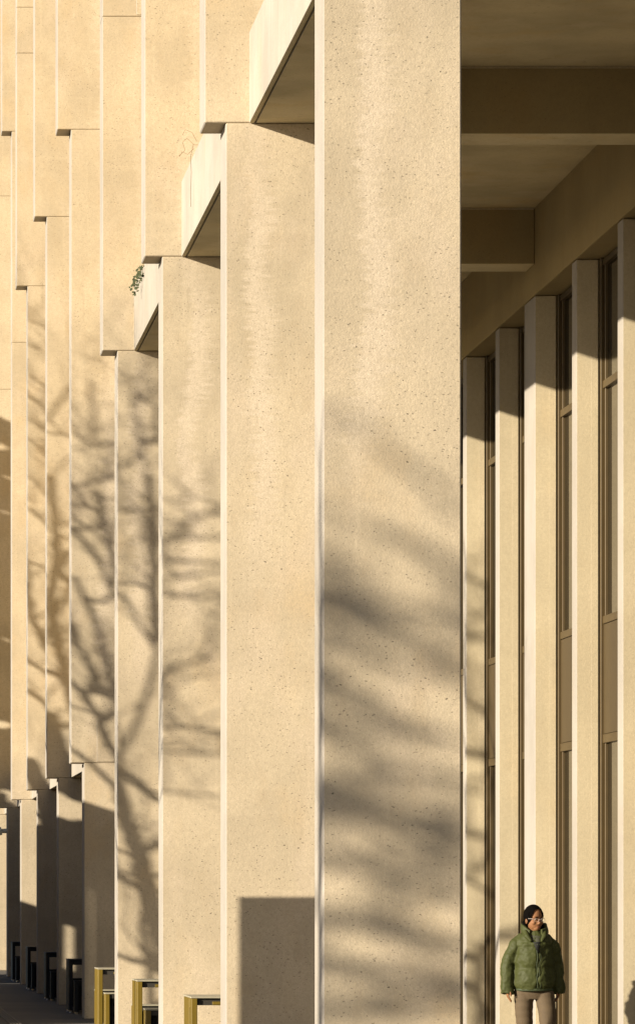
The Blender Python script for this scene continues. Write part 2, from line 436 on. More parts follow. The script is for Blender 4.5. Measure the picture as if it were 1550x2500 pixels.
# ------------------------------------------------------------------ tables and benches (one per bay)
def make_set(u, kind, i):
    """table and two benches between two piers, u = bay coordinate of the table's near edge"""
    paint = YEL if kind == 'yellow' else BLK
    topm = TOP if kind == 'yellow' else BLK
    ordn = ('first', 'second', 'third', 'fourth', 'fifth', 'sixth', 'seventh')[i]
    where = ('left of the second pier, largest of the row', 'left of the third pier', 'left of the fourth pier, farthest yellow one',
             'left of the fifth pier, nearest black one', 'left of the sixth pier', 'left of the seventh pier', 'left of the eighth pier, farthest of all')[i]
    short = ('second', 'third', 'fourth', 'fifth', 'sixth', 'seventh', 'eighth')[i] + ' pier from the right'
    Wt, D = 1.5, 0.86
    t = empty('outdoor_table', (3.07, u*S, 0)); tag(t, kind + ' steel table ' + where, 'table', kind + ' outdoor tables between the piers')
    bm = bmesh.new(); box(bm, 0, Wt, 0, D, 0.765, 0.78, 0, None, 0.003); obj('tabletop', bm, topm, t)
    bm = bmesh.new(); box(bm, 0.06, Wt-0.06, 0.03, D-0.03, 0.70, 0.763); obj('apron', bm, DARK if kind == 'yellow' else BLK, t)
    bm = bmesh.new(); box(bm, 0.20, Wt-0.2, 0.012, 0.028, 0.705, 0.735, 0, None, 0.002); obj('rail', bm, paint, t)
    for x0 in (0.005, Wt-0.06):
        bm = bmesh.new()
        box(bm, x0, x0+0.055, 0.0, 0.16, 0.035, 0.763, 0, None, 0.004)
        box(bm, x0, x0+0.055, 0.26, D, 0.035, 0.763, 0, None, 0.004)
        box(bm, x0+0.004, x0+0.051, 0.15, 0.27, 0.68, 0.76); box(bm, x0+0.004, x0+0.051, 0.15, 0.27, 0.035, 0.11)
        lg = obj('leg', bm, paint, t)
        for yy in (0.06, D-0.06):
            bm = bmesh.new(); tube(bm, [(x0+0.027, yy, 0), (x0+0.027, yy, 0.008), (x0+0.027, yy, 0.036)], [0.028, 0.02, 0.012], 10)
            obj('foot', bm, STEEL, lg)
    for nm, yy, xo in (('near', -0.62, 0.05), ('far', D+0.25, 0.03)):
        b_ = empty('outdoor_bench', (3.07+xo, u*S + yy, 0))
        tag(b_, kind + ' low bench, ' + nm + ' side of the table at the ' + short, 'bench', kind + ' benches at the outdoor tables')
        bw = Wt-0.1
        bm = bmesh.new(); box(bm, 0, bw, 0, 0.34, 0.465, 0.48, 0, None, 0.003); obj('seat', bm, topm, b_)
        bm = bmesh.new(); box(bm, 0.06, bw-0.06, 0.02, 0.32, 0.41, 0.463); obj('apron', bm, DARK if kind == 'yellow' else BLK, b_)
        bm = bmesh.new(); box(bm, 0.062, bw-0.062, 0.27, 0.30, 0.05, 0.408); obj('dark_fill_panel', bm, BLK, b_)  # dark sheet closing the space under the seat
        for x0 in (0.004, bw-0.06):
            bm = bmesh.new(); box(bm, x0, x0+0.055, 0, 0.13, 0.03, 0.463, 0, None, 0.004); box(bm, x0, x0+0.055, 0.21, 0.34, 0.03, 0.463, 0, None, 0.004)
            box(bm, x0+0.004, x0+0.05, 0.12, 0.22, 0.38, 0.46)
            lg = obj('leg', bm, paint, b_)
            for y2 in (0.05, 0.29):
                bm = bmesh.new(); tube(bm, [(x0+0.027, y2, 0), (x0+0.027, y2, 0.03)], 0.02, 8)
                obj('foot', bm, STEEL, lg)
for i in range(7):
    make_set(5.18 + i, 'yellow' if i < 3 else 'black', i)

# ------------------------------------------------------------------ camera on the far pier
sc_ = empty('security_camera', (X1-0.02, yn(8)+0.25, 3.07)); tag(sc_, 'small white security camera fixed to the shaded pier at the left edge', 'camera')
WHT = simple('white_plastic', (0.62, 0.58, 0.47), 0.5)
bm = bmesh.new(); tube(bm, [(0.025, 0, 0), (-0.02, 0, 0), (-0.09, -0.01, 0.0)], [0.05, 0.05, 0.045], 14); obj('bracket', bm, WHT, sc_)
bm = bmesh.new(); tube(bm, [(-0.09, 0, 0.0), (-0.12, 0, -0.005), (-0.165, 0, -0.01)], [0.085, 0.09, 0.07], 16); obj('housing', bm, WHT, sc_)
bm = bmesh.new(); ball(bm, (-0.165, 0, -0.012), 0.05, 0.062, 0.062); obj('dome', bm, BLACKGAP, sc_, True)

# ------------------------------------------------------------------ plaza things beyond the left edge of the picture; they throw the shade
def back(px, py, u, t):
    """point of the plaza air from which light reaches the pier-face point seen at (px,py)"""
    X = (px + 345)*u*S/F; Z = H + (2185 - py)*u*S/F; Y = u*S
    return Vector((X, Y, Z)) - SUN*t

def wiggle(pts, amp, n):
    out = []
    for a, b in zip(pts[:-1], pts[1:]):
        for k in range(n): out.append(a.lerp(b, k/n) + Vector((random.uniform(-amp, amp), random.uniform(-amp, amp), random.uniform(-amp, amp))))
    out.append(pts[-1]); return out

def twigs(bm, p, d, r, depth, spread=0.55):
    L_ = random.uniform(0.35, 0.8)*(0.8 if depth < 2 else 1.1)
    q = p.copy(); pts = [p.copy()]; dd = d.copy()
    for k in range(3):
        dd = (dd + Vector((random.uniform(-.25, .25), random.uniform(-.25, .25), random.uniform(-.12, .22)))).normalized()
        q = q + dd*L_/3; pts.append(q.copy())
    tube(bm, pts, [r, r*0.85, r*0.7, r*0.5], 5, 0, False)
    if depth > 0:
        for k in range(random.choice((2, 3))):
            nd = (dd + Vector((random.uniform(-1, 1), random.uniform(-1, 1), random.uniform(-.5, .9)))*spread).normalized()
            twigs(bm, pts[random.choice((2, 3))], nd, r*0.62, depth-1, spread)

def bare_tree(label, base, top, keys, tw=2, ntw=10, rt=0.16, seed=1, extra=6):
    """keys: list of (points, r0, r1) real branches; each is joined to the stem"""
    random.seed(seed)
    t = empty('bare_tree', (base[0], base[1], 0)); o = Vector(t.location)
    tag(t, label, 'tree', 'bare winter trees on the plaza beside the piers')
    bm = bmesh.new()
    top = Vector(top); b0 = Vector((base[0], base[1], -0.05))
    tp = [b0, b0.lerp(top, 0.06)] + wiggle([b0.lerp(top, 0.15), b0.lerp(top, 0.5), top], 0.07, 4)
    tr = [rt*1.5, rt*1.1] + [rt*(1-0.75*k/(len(tp)-3)) for k in range(len(tp)-2)]
    tube(bm, [p-o for p in tp], tr, 10); obj('trunk', bm, BARK, t, True)
    bm = bmesh.new()
    nodes = [(p, tr[q]) for q, p in enumerate(tp) if p.z > 1.2]
    keys = sorted(keys, key=lambda k_: min(q.z for q in k_[0]))
    for pts, r0, r1 in keys:
        pts = [Vector(p) for p in pts]
        # join to the nearest lower wood already there
        best = None
        for rev in (0, 1):
            e = pts[-1] if rev else pts[0]
            for nd, nr in nodes:
                c_ = (nd-e).length + (2.5*max(0, nd.z-e.z+0.1))
                if best is None or c_ < best[0]: best = (c_, rev, nd, nr)
        if best[1]: pts = pts[::-1]; r0, r1 = r1, r0
        p0 = pts[0]; root = best[2]
        mid = root.lerp(p0, 0.5) + Vector((0, 0, -0.06))
        lr = min(r0*1.1, best[3])
        tube(bm, [p-o for p in wiggle([root, mid, p0], 0.02, 2)], [lr*1.1, lr*1.05, lr, lr, r0], 7)
        fine = wiggle(pts, 0.012, 3); n = len(fine)
        tube(bm, [p-o for p in fine], [r0 + (r1-r0)*q/(n-1) for q in range(n)], 7)
        nodes += [(fine[q], r0 + (r1-r0)*q/(n-1)) for q in range(n)]
        for q in range(ntw):
            a = random.randint(0, n-2); p = fine[a].lerp(fine[a+1], random.random())
            d = (fine[a+1]-fine[a]).normalized()
            nd = (d*0.5 + Vector((random.uniform(-1, 1), random.uniform(-1, 1), random.uniform(-0.3, 1)))).normalized()
            twigs(bm, p-o, nd, max(0.006, min(r0, r1)*0.45), tw)
        for q in range(7 if tw == 2 else 0):      # hair-fine outer twigs
            a = random.randint(0, n-2); p = fine[a].lerp(fine[a+1], random.random())
            nd = Vector((random.uniform(-.6, .6), random.uniform(-.7, .7), random.uniform(0.2, 1))).normalized()
            twigs(bm, p-o, nd, 0.0045, 2, 0.4)
    for q in range(extra):
        root = tp[random.randint(len(tp)//2, len(tp)-1)]
        a = random.uniform(0, 6.28)
        d = Vector((math.cos(a), math.sin(a), random.uniform(0.4, 1.3))).normalized()
        pts = wiggle([root, root + d*1.2, root + d*2.2 + Vector((0, 0, 0.4))], 0.05, 3)
        tube(bm, [p-o for p in pts], [0.05*(1-0.7*k/(len(pts)-1)) for k in range(len(pts))], 6)
        for w in range(8):
            twigs(bm, pts[random.randint(2, len(pts)-1)]-o, (d+Vector((random.uniform(-1,1), random.uniform(-1,1), random.uniform(-.3,1)))*0.8).normalized(), 0.014, 2)
    obj('branches', bm, BARK, t)

def K(u, t, seq, r0, r1):
    r0 *= 0.85; r1 *= 0.85
    return ([back(x, y, u, t + 0.25*math.sin(k*1.7)) for k, (x, y) in enumerate(seq)], r0, r1)
U2, U3, U4, U5, U6, U7, U0 = 5.78, 6.78, 7.78, 8.78, 9.78, 10.78, 3.78
# tree shading pier 3: its stem crosses the pier foot
t3 = 7.0
stem3 = [back(x, y, U3, t3) for x, y in ((440, 2420), (385, 2262), (358, 2163), (338, 2080), (315, 2015), (294, 1952), (283, 1890))]
keys3 = [(stem3, 0.078, 0.05),
  K(U3, t3, [(344, 2081), (383, 2055)], 0.05, 0.04),
  K(U3, t3, [(383, 1952), (335, 1905), (281, 1874)], 0.045, 0.04),
  K(U3, t3, [(341, 2172), (281, 2133)], 0.035, 0.03),
  K(U3, t3, [(383, 2345), (340, 2350), (285, 2330)], 0.055, 0.03),
  K(U3, t3+.5, [(365, 1160), (372, 1300), (376, 1437), (383, 1560)], 0.035, 0.05),
  K(U3, t3+.5, [(383, 1440), (340, 1428), (288, 1422)], 0.022, 0.018),
  K(U3, t3+.8, [(388, 1075), (350, 1090), (292, 1142)], 0.018, 0.024),
  K(U3, t3+.8, [(388, 1240), (340, 1243), (290, 1250)], 0.015, 0.018),
  K(U3, t3+.8, [(388, 1000), (345, 975), (300, 905)], 0.018, 0.012),
  K(U3, t3+.3, [(383, 1600), (330, 1500), (290, 1440)], 0.022, 0.016),
  K(U3, t3+.3, [(383, 1290), (360, 1150), (330, 1020), (322, 930)], 0.022, 0.012)]
bare_tree('bare plaza tree whose forked stem shades the foot of the fourth pier', (stem3[0].x, stem3[0].y), stem3[2], keys3, ntw=3, rt=0.065, seed=3, extra=0)
t4 = 7.4
keys4 = [K(U4, t4, [(318, 1980), (330, 1700), (325, 1300), (315, 900)], 0.06, 0.015),
  K(U4, t4, [(181, 1405), (222, 1492), (255, 1585), (279, 1680), (290, 1740)], 0.026, 0.042),
  K(U4, t4, [(266, 1322), (285, 1400)], 0.03, 0.035),
  K(U4, t4, [(241, 1200), (252, 1262), (262, 1322)], 0.032, 0.028),
  K(U4, t4+.4, [(178, 1189), (240, 1176), (285, 1160)], 0.022, 0.018),
  K(U4, t4, [(176, 1664), (207, 1696), (240, 1750), (276, 1826)], 0.035, 0.045),
  K(U4, t4, [(205, 1690), (283, 1696)], 0.035, 0.025),
  K(U4, t4, [(170, 1826), (225, 1868), (280, 1920)], 0.028, 0.035),
  K(U4, t4+.5, [(178, 1290), (230, 1350), (280, 1450)], 0.022, 0.03),
  K(U4, t4+.5, [(178, 1520), (205, 1600), (240, 1670)], 0.03, 0.04),
  K(U4, t4+.7, [(180, 1060), (230, 1090), (284, 1080)], 0.018, 0.014),
  K(U4, t4+.7, [(222, 930), (228, 1000), (224, 1070)], 0.022, 0.026),
  K(U4, t4+.7, [(180, 1230), (225, 1240), (262, 1270)], 0.018, 0.02)]
b4 = back(300, 1800, U4, t4)
bare_tree('bare plaza tree with crossing limbs shading the fifth pier', (b4.x, b4.y-1.6), (b4.x, b4.y-1.0, 5.2), keys4, ntw=3, rt=0.13, seed=5, extra=0)
t5 = 7.4
keys5 = [K(U5, t5, [(210, 1950), (200, 1700), (198, 1300), (194, 900)], 0.08, 0.015),
  K(U5, t5, [(122, 1160), (130, 1226), (135, 1307), (139, 1381), (128, 1430), (119, 1480), (150, 1600), (198, 1780)], 0.035, 0.06),
  K(U5, t5, [(198, 1330), (168, 1352), (152, 1372), (138, 1388)], 0.035, 0.04),
  K(U5, t5, [(198, 1400), (165, 1440), (150, 1475), (120, 1535)], 0.03, 0.035),
  K(U5, t5, [(116, 1637), (140, 1645), (166, 1668), (198, 1740)], 0.05, 0.06),
  K(U5, t5, [(112, 1740), (128, 1790), (150, 1850), (175, 1900)], 0.11, 0.12),
  K(U5, t5, [(108, 1800), (122, 1860), (150, 1920)], 0.13, 0.13),
  K(U5, t5+.4, [(196, 935), (160, 950), (138, 985), (122, 1025)], 0.02, 0.024),
  K(U5, t5+.4, [(118, 1060), (168, 1058), (196, 1080)], 0.012, 0.012),
  K(U5, t5+.5, [(115, 1275), (168, 1278), (196, 1300)], 0.014, 0.014),
  K(U5, t5+.4, [(118, 1575), (166, 1540), (198, 1560)], 0.02, 0.02)]
b5 = back(215, 1880, U5, t5)
bare_tree('bare plaza tree with one thick upright limb shading the sixth pier', (b5.x, b5.y-0.3), (b5.x, b5.y-0.1, 5.6), keys5, ntw=2, rt=0.12, seed=8, extra=0)
t6 = 7.4
keys6 = [K(U6, t6, [(150, 2000), (146, 1700), (144, 1200), (140, 760)], 0.08, 0.012),
  K(U6, t6, [(70, 915), (110, 945), (145, 990)], 0.02, 0.022), K(U6, t6, [(70, 965), (112, 992), (145, 1037)], 0.016, 0.02),
  K(U6, t6, [(72, 1072), (112, 1108), (145, 1153)], 0.022, 0.022), K(U6, t6, [(70, 1240), (110, 1275), (145, 1320)], 0.02, 0.024),
  K(U6, t6, [(70, 1020), (112, 1050), (145, 1095)], 0.014, 0.018), K(U6, t6, [(70, 1160), (112, 1200), (145, 1245)], 0.014, 0.018),
  K(U6, t6, [(72, 1370), (112, 1385), (145, 1430)], 0.02, 0.02), K(U6, t6, [(69, 1420), (76, 1500), (110, 1560), (145, 1605)], 0.04, 0.04),
  K(U6, t6, [(66, 1612), (112, 1640), (145, 1685)], 0.03, 0.035), K(U6, t6, [(66, 1680), (110, 1720), (145, 1765)], 0.03, 0.03),
  K(U6, t6, [(66, 1850), (90, 1900), (120, 1970), (136, 2030)], 0.10, 0.16), K(U6, t6, [(70, 840), (112, 860), (145, 905)], 0.012, 0.012),
  K(U6, t6, [(69, 780), (112, 800), (145, 845)], 0.012, 0.012), K(U6, t6, [(70, 1500), (95, 1540), (110, 1580), (145, 1625)], 0.03, 0.03)]
b6 = back(150, 2000, U6, t6)
bare_tree('bare plaza tree with many slanting limbs shading the seventh pier', (b6.x, b6.y), (b6.x+0.1, b6.y-0.2, 5.5), keys6, ntw=3, rt=0.12, seed=9, extra=0)
t2 = 8.0
keys2 = [K(U2, t2, [(395, 1328), (430, 1300), (463, 1274), (485, 1259), (545, 1246)], 0.028, 0.018),
  K(U2, t2, [(395, 1274), (460, 1278)], 0.014, 0.012), K(U2, t2, [(395, 1322), (545, 1314)], 0.012, 0.012),
  K(U2, t2, [(395, 1368), (545, 1376)], 0.022, 0.016), K(U2, t2, [(395, 1414), (470, 1405), (545, 1396)], 0.02, 0.012),
  K(U2, t2, [(395, 1455), (480, 1458), (545, 1446)], 0.022, 0.014), K(U2, t2, [(395, 1665), (444, 1620), (478, 1618), (518, 1567), (530, 1500)], 0.022, 0.012),
  K(U2, t2, [(395, 1775), (545, 1785)], 0.022, 0.018), K(U2, t2, [(395, 1835), (545, 1842)], 0.02, 0.016),
  K(U2, t2, [(395, 1930), (545, 1945)], 0.014, 0.012), K(U2, t2, [(410, 1225), (470, 1212), (545, 1235)], 0.012, 0.01)]
b2 = back(330, 1500, U2, t2)
bare_tree('bare plaza tree with thin level limbs reaching toward the third pier', (b2.x, b2.y+2.2), (b2.x, b2.y+2.0, 7.0), keys2, tw=1, ntw=3, rt=0.15, seed=12, extra=2)
# tree far out on the plaza, soft shade on the nearest pier
t0 = 19.0
def k0(seq, r0, r1):
    q = 0.66 if seq[1][1] < 1400 else 0.80
    return K(U0, t0, seq, r0*q, r1*q)
keys0 = [k0([(650, 2460), (645, 2000), (655, 1500), (665, 1050)], 0.13, 0.05),
  k0([(660, 1100), (770, 1010), (873, 1010), (918, 1082), (1001, 1141), (1070, 1195), (1130, 1275)], 0.025, 0.05),
  k0([(985, 1300), (1075, 1367), (1135, 1430)], 0.05, 0.08), k0([(655, 1490), (780, 1440), (850, 1500), (950, 1530), (1040, 1580), (1135, 1670)], 0.09, 0.09),
  k0([(655, 1580), (780, 1530), (900, 1600), (1000, 1640)], 0.07, 0.06), k0([(655, 1670), (780, 1620), (880, 1720), (980, 1790), (1090, 1800)], 0.08, 0.08),
  k0([(655, 1790), (780, 1740), (860, 1800), (900, 1900)], 0.07, 0.06),
  k0([(655, 2000), (790, 1950), (900, 1985), (1010, 2005), (1135, 1995)], 0.11, 0.09), k0([(940, 1900), (1050, 1880), (1135, 1905)], 0.05, 0.07),
  k0([(655, 2130), (790, 2080), (900, 2130), (1010, 2080), (1135, 2120)], 0.07, 0.07),
  k0([(960, 2185), (1060, 2160), (1135, 2200)], 0.08, 0.06), k0([(655, 2285), (790, 2235), (900, 2250), (1000, 2290), (1135, 2310)], 0.10, 0.10),
  k0([(655, 2390), (790, 2340), (930, 2380), (1135, 2390)], 0.09, 0.08), k0([(655, 2505), (790, 2455), (930, 2470), (1135, 2440)], 0.07, 0.10),
  k0([(950, 1480), (1050, 1500), (1135, 1560)], 0.05, 0.05), k0([(655, 1930), (780, 1880), (830, 1920), (900, 1935)], 0.07, 0.06),
  k0([(655, 1400), (800, 1350), (840, 1420), (870, 1500)], 0.05, 0.06), k0([(1020, 2030), (1080, 2060), (1135, 2055)], 0.07, 0.07)]
b0_ = back(650, 2440, U0, t0)
bare_tree('large bare tree far out on the plaza, softly shading the nearest pier', (b0_.x-0.9, b0_.y+0.1), (b0_.x-0.9, b0_.y+0.1, 7.4), keys0, tw=1, ntw=2, rt=0.20, seed=21, extra=0)
# limbs shading the inner fin
ta = 12.5; UA = 6.517
keysa = [K(UA, ta, [(1120, y), (1160, y+dy), (1215, y+dy2)], r, r) for y, dy, dy2, r in ((1400, 18, 40, .035), (1522, -10, -34, .03), (1560, -5, -15, .035), (1700, 30, 50, .03), (1835, 8, 14, .06), (1925, -20, -25, .025), (2030, 16, 8, .035), (2140, -15, -30, .04))]
ba = back(1160, 1700, UA, ta)
bare_tree('bare plaza tree whose upper limbs shade the slim fin behind the nearest pier', (ba.x, ba.y-2.0), (ba.x, ba.y-1.6, 7.6), keysa, tw=1, ntw=3, rt=0.2, seed=30, extra=2)

# conifer shading the pier at the left edge
cf = empty('conifer_tree', (-5.0, yn(8)-3.84+0.2, 0)); tag(cf, 'dark layered conifer on the plaza shading the pier at the left edge', 'tree')
NEED = simple('conifer_needles', (0.04, 0.06, 0.02), 0.8, var=0.4, vscale=6)
bm = bmesh.new(); tube(bm, [(0, 0, -0.05), (0, 0, 4), (0.05, 0, 15.0)], [0.24, 0.18, 0.02], 9); obj('trunk', bm, BARK, cf, True)
bm = bmesh.new(); random.seed(4)
for lay in range(20):
    z = 1.6 + lay*0.66
    rr = 2.5*(1-lay/21.5)+0.3
    for k in range(20):
        a = random.uniform(0, 6.28); L_ = rr*random.uniform(0.75, 1.05)
        for q in range(13):
            f = (q+1)/13; c = Vector((math.cos(a)*L_*f, math.sin(a)*L_*f, z - 0.25*f*L_*0.5 + random.uniform(-.12, .12)))
            leaf(bm, c, random.uniform(0.12, 0.24), (random.uniform(-1, 1), random.uniform(-1, 1), random.uniform(0, 1)))
obj('crown', bm, NEED, cf)

# unseen wall added to shade the far pier feet; slots let light patches through
def freestanding(name, label, cat, loc, parts, mat):
    o = empty(name, loc); tag(o, label, cat)
    for nm, bx, mt in parts:
        bm = bmesh.new()
        for b_ in bx: box(bm, *b_, 0, None, 0.01)
        obj(nm, bm, mt, o)
    return o
YW = 50.6
q1 = yn(4) - SUN.y*(3.235+3.18) - YW; q2 = yn(5) - SUN.y*(3.30+3.18) - YW
freestanding('shade_wall', 'tall unseen slotted wall, added on the plaza to shade the feet of the far piers', 'wall', (-3.25, YW, 0),
    [('wall_panel', [(0, 0.14, 1.2, q1-0.032, 0, 5.12)], CONC), ('wall_panel', [(0, 0.14, q1+0.032, q2-0.058, 0, 5.12), (0, 0.14, q1-0.031, q1+0.031, 3.95, 5.12)], CONC),
     ('wall_panel', [(0, 0.14, q2+0.058, 18.1, 0, 5.05), (0, 0.14, q2-0.057, q2+0.057, 3.42, 5.05), (0, 0.14, q2-0.057, q2+0.057, 0, 2.7)], CONC),
     ('wall_panel', [(0, 0.14, 18.11, 21.9, 0, 5.0)], CONC), ('wall_panel', [(0, 0.14, 21.91, 24.35, 0, 4.0), (0, 0.14, 24.45, 25.5, 0, 3.7), (0, 0.14, 26.0, 31.6, 0, 4.9), (0, 0.14, 31.7, 34.0, 0, 4.9)], CONC)], CONC)

# unseen panel placed to cast the rectangular shade on pier 1
pb = Vector((3.29, yn(1), 1.69)) - SUN*3.05
freestanding('shade_panel', 'unseen flat grey panel, added on the plaza to shade the foot of the second pier', 'sign', (pb.x, pb.y, 0),
    [('panel', [(0, 0.84, -0.03, 0.03, 0.04, pb.z)], simple('board_grey', (0.25, 0.24, 0.22), 0.5)), ('plinth', [(-0.02, 0.86, -0.12, 0.12, 0, 0.039)], BLK)], BLK)
# unseen post with arms, added to cast the shadow on the slim fin
pl = back(1172, 2330, UA, 9.0)
lp = empty('shadow_post', (pl.x, pl.y, 0)); tag(lp, 'slim unseen post with short arms, added to shade the fin beside the nearest pier', 'post')
bm = bmesh.new(); tube(bm, [(0, 0, 0), (0, 0, 0.05), (0, 0, 0.06), (0, 0, pl.z+0.05)], [0.1, 0.1, 0.04, 0.036], 10); obj('pole', bm, BLK, lp)
for z0, dy, z1 in ((pl.z+0.05, -0.16, pl.z+0.22), (pl.z-0.05, 0.2, pl.z-0.08), (pl.z-0.4, 0.2, pl.z-0.38)):
    bm = bmesh.new(); tube(bm, [(0, 0, z0), (-dy*0.2, dy*0.5, z0*0.4+z1*0.6), (-dy*0.4, dy, z1)], [0.05, 0.055, 0.05], 8); obj('arm', bm, BLK, lp)

# ------------------------------------------------------------------ the person
def mat_skin():
    return simple('skin', (0.19, 0.088, 0.038), 0.6, spec=0.25, var=0.10, vscale=25)
SKIN = mat_skin()
HAIR = simple('black_hair', (0.0022, 0.0017, 0.0012), 0.8, spec=0.03)
JACK = simple('green_jacket', (0.038, 0.043, 0.012), 0.6, spec=0.16, var=0.18, vscale=9, bump=0.5)
LINE = simple('jacket_seam', (0.022, 0.032, 0.007), 0.7)
SHIRT = simple('grey_scarf', (0.045, 0.046, 0.026), 0.9, var=0.15, vscale=30)
BLKV = simple('black_top', (0.006, 0.006, 0.005), 0.9)
TROU = simple('brown_trousers', (0.066, 0.043, 0.019), 0.85, var=0.15, vscale=16, bump=0.5)
SHOE = simple('dark_shoe', (0.02, 0.018, 0.015), 0.6)
LIP = simple('lips', (0.16, 0.05, 0.025), 0.45)
EYEM = simple('eye_dark', (0.012, 0.008, 0.006), 0.3)
EYEW = simple('eye_white', (0.35, 0.28, 0.2), 0.4)
SPEC = simple('clear_glasses', (0.42, 0.36, 0.32), 0.3, spec=0.5)

PX, PY = 6.125, yf(1) + SUN.y*(6.34-X1) + 0.14
pe = empty('person', (PX, PY, 0)); tag(pe, 'person in a green puffer jacket and brown trousers wearing clear glasses, walking past the fins', 'person')
HM = Matrix.Translation((0.0, -0.015, 1.50)) @ Matrix.Rotation(R(25), 4, 'Z') @ Matrix.Rotation(R(3), 4, 'X')   # head turned to her left, chin a little down
def hp(x, y, z): return HM @ Vector((x, y, z))
HR = HM.to_3x3().to_4x4()
bm = bmesh.new()
# head (local: face looks to -Y, origin at the eye-level centre of the skull; chin -0.11, crown +0.125)
ball(bm, hp(0, 0.018, 0.035), 0.071, 0.090, 0.088, rot=HR, seg=24)
ball(bm, hp(0, -0.012, -0.035), 0.062, 0.068, 0.066, rot=HR)
ball(bm, hp(0, -0.038, -0.078), 0.034, 0.036, 0.029, rot=HR)
ball(bm, hp(0, -0.020, -0.062), 0.052, 0.046, 0.036, rot=HR)
for s in (-1, 1):
    ball(bm, hp(s*0.038, -0.052, -0.028), 0.022, 0.020, 0.022, rot=HR)       # cheekbones
    ball(bm, hp(s*0.030, -0.060, 0.020), 0.024, 0.016, 0.008, rot=HR)        # brow ridge
    ball(bm, hp(s*0.073, 0.014, -0.014), 0.010, 0.018, 0.030, rot=HR)        # ears
tube(bm, [hp(0, -0.066, 0.012), hp(0, -0.080, -0.018), hp(0, -0.088, -0.034)], [0.007, 0.010, 0.012], 8)
ball(bm, hp(0, -0.080, -0.037), 0.017, 0.012, 0.009, rot=HR)
ball(bm, hp(0, -0.068, -0.066), 0.020, 0.010, 0.010, rot=HR)
tube(bm, [Vector((0, 0.015, 1.27)), Vector((0, 0.01, 1.34)), hp(0, 0.015, -0.05)], [0.062, 0.052, 0.050], 16)
# torso and legs under the clothes
loft(bm, [((0, 0.02, 0.82), 0.14, 0.09), ((0, 0.02, 0.95), 0.145, 0.10), ((0, 0.02, 1.08), 0.125, 0.09), ((0, 0.015, 1.22), 0.13, 0.09), ((0, 0.015, 1.31), 0.12, 0.075), ((0, 0.012, 1.37), 0.06, 0.055)], 24)
LEG = {-1: [(-0.088, 0.02, 0.86), (-0.092, 0.0, 0.66), (-0.082, -0.02, 0.46), (-0.08, 0.06, 0.10)], 1: [(0.092, 0.02, 0.86), (0.105, -0.09, 0.66), (0.10, -0.16, 0.47), (0.098, -0.20, 0.10)]}
for s in (-1, 1):
    tube(bm, LEG[s], [0.078, 0.068, 0.048, 0.036], 14)
ARM = {-1: [(-0.125, 0.02, 1.30), (-0.235, 0.03, 1.10), (-0.243, -0.01, 0.90), (-0.240, -0.015, 0.875)], 1: [(0.120, 0.03, 1.30), (0.220, 0.07, 1.10), (0.232, 0.06, 0.90), (0.230, 0.06, 0.875)]}
for s in (-1, 1):
    tube(bm, ARM[s], [0.045, 0.036, 0.026, 0.024], 12)
    w = Vector(ARM[s][3])
    # palm
    ball(bm, w + Vector((0, -0.004, -0.035)), 0.018, 0.036, 0.044)
    for k, (oy, ln) in enumerate(((-0.026, 0.052), (-0.009, 0.060), (0.009, 0.056), (0.025, 0.043))):
        a = w + Vector((0, oy, -0.068)); inward = -s*0.012
        tube(bm, [a + Vector((0, 0, 0.02)), a + Vector((inward*0.3, 0, -0.012)), a + Vector((inward*1.4, -0.002, -ln*0.62)), a + Vector((inward*2.6, 0.003, -ln))], [0.009, 0.0088, 0.008, 0.0065], 8)
    tube(bm, [w + Vector((-s*0.006, -0.030, -0.018)), w + Vector((-s*0.018, -0.046, -0.045)), w + Vector((-s*0.022, -0.046, -0.074))], [0.011, 0.0095, 0.008], 8)
body = obj('body', bm, SKIN, pe); remesh(body, 0.0042, 2)

# face details
def small(name, fn, mat, parent=body):
    b_ = bmesh.new(); fn(b_); return obj(name, b_, mat, parent, True)
for s in (-1, 1):
    small('eye', lambda b_, s=s: ball(b_, hp(s*0.030, -0.0665, 0.002), 0.014, 0.008, 0.0055, rot=HR, seg=14), EYEW)
    small('iris', lambda b_, s=s: ball(b_, hp(s*0.030+0.003, -0.0725, 0.002), 0.0062, 0.004, 0.0052, rot=HR, seg=10), EYEM)
    small('eyebrow', lambda b_, s=s: tube(b_, [hp(s*0.013, -0.0735, 0.018), hp(s*0.030, -0.0745, 0.025), hp(s*0.048, -0.064, 0.020)], [0.003, 0.0038, 0.002], 6), HAIR)
small('mouth', lambda b_: (ball(b_, hp(0, -0.0745, -0.063), 0.020, 0.0055, 0.0042, rot=HR), ball(b_, hp(0, -0.0738, -0.070), 0.017, 0.006, 0.005, rot=HR)), LIP)
def specs(b_):
    for s in (-1, 1):
        pts = [hp(s*0.034 + 0.023*math.cos(a), -0.088 + 0.10*abs(s*0.034+0.023*math.cos(a))**1.2, -0.004 + 0.0155*math.sin(a)) for a in [2*math.pi*k/16 for k in range(17)]]
        tube(b_, pts, 0.0013, 6)
        tube(b_, [hp(s*0.057, -0.080, 0.004), hp(s*0.071, -0.060, 0.008), hp(s*0.076, 0.0, 0.006), hp(s*0.077, 0.018, -0.004)], 0.0019, 6)
    tube(b_, [hp(-0.011, -0.087, 0.0), hp(0, -0.090, 0.003), hp(0.011, -0.087, 0.0)], 0.002, 6)
sp = small('glasses', specs, SPEC)
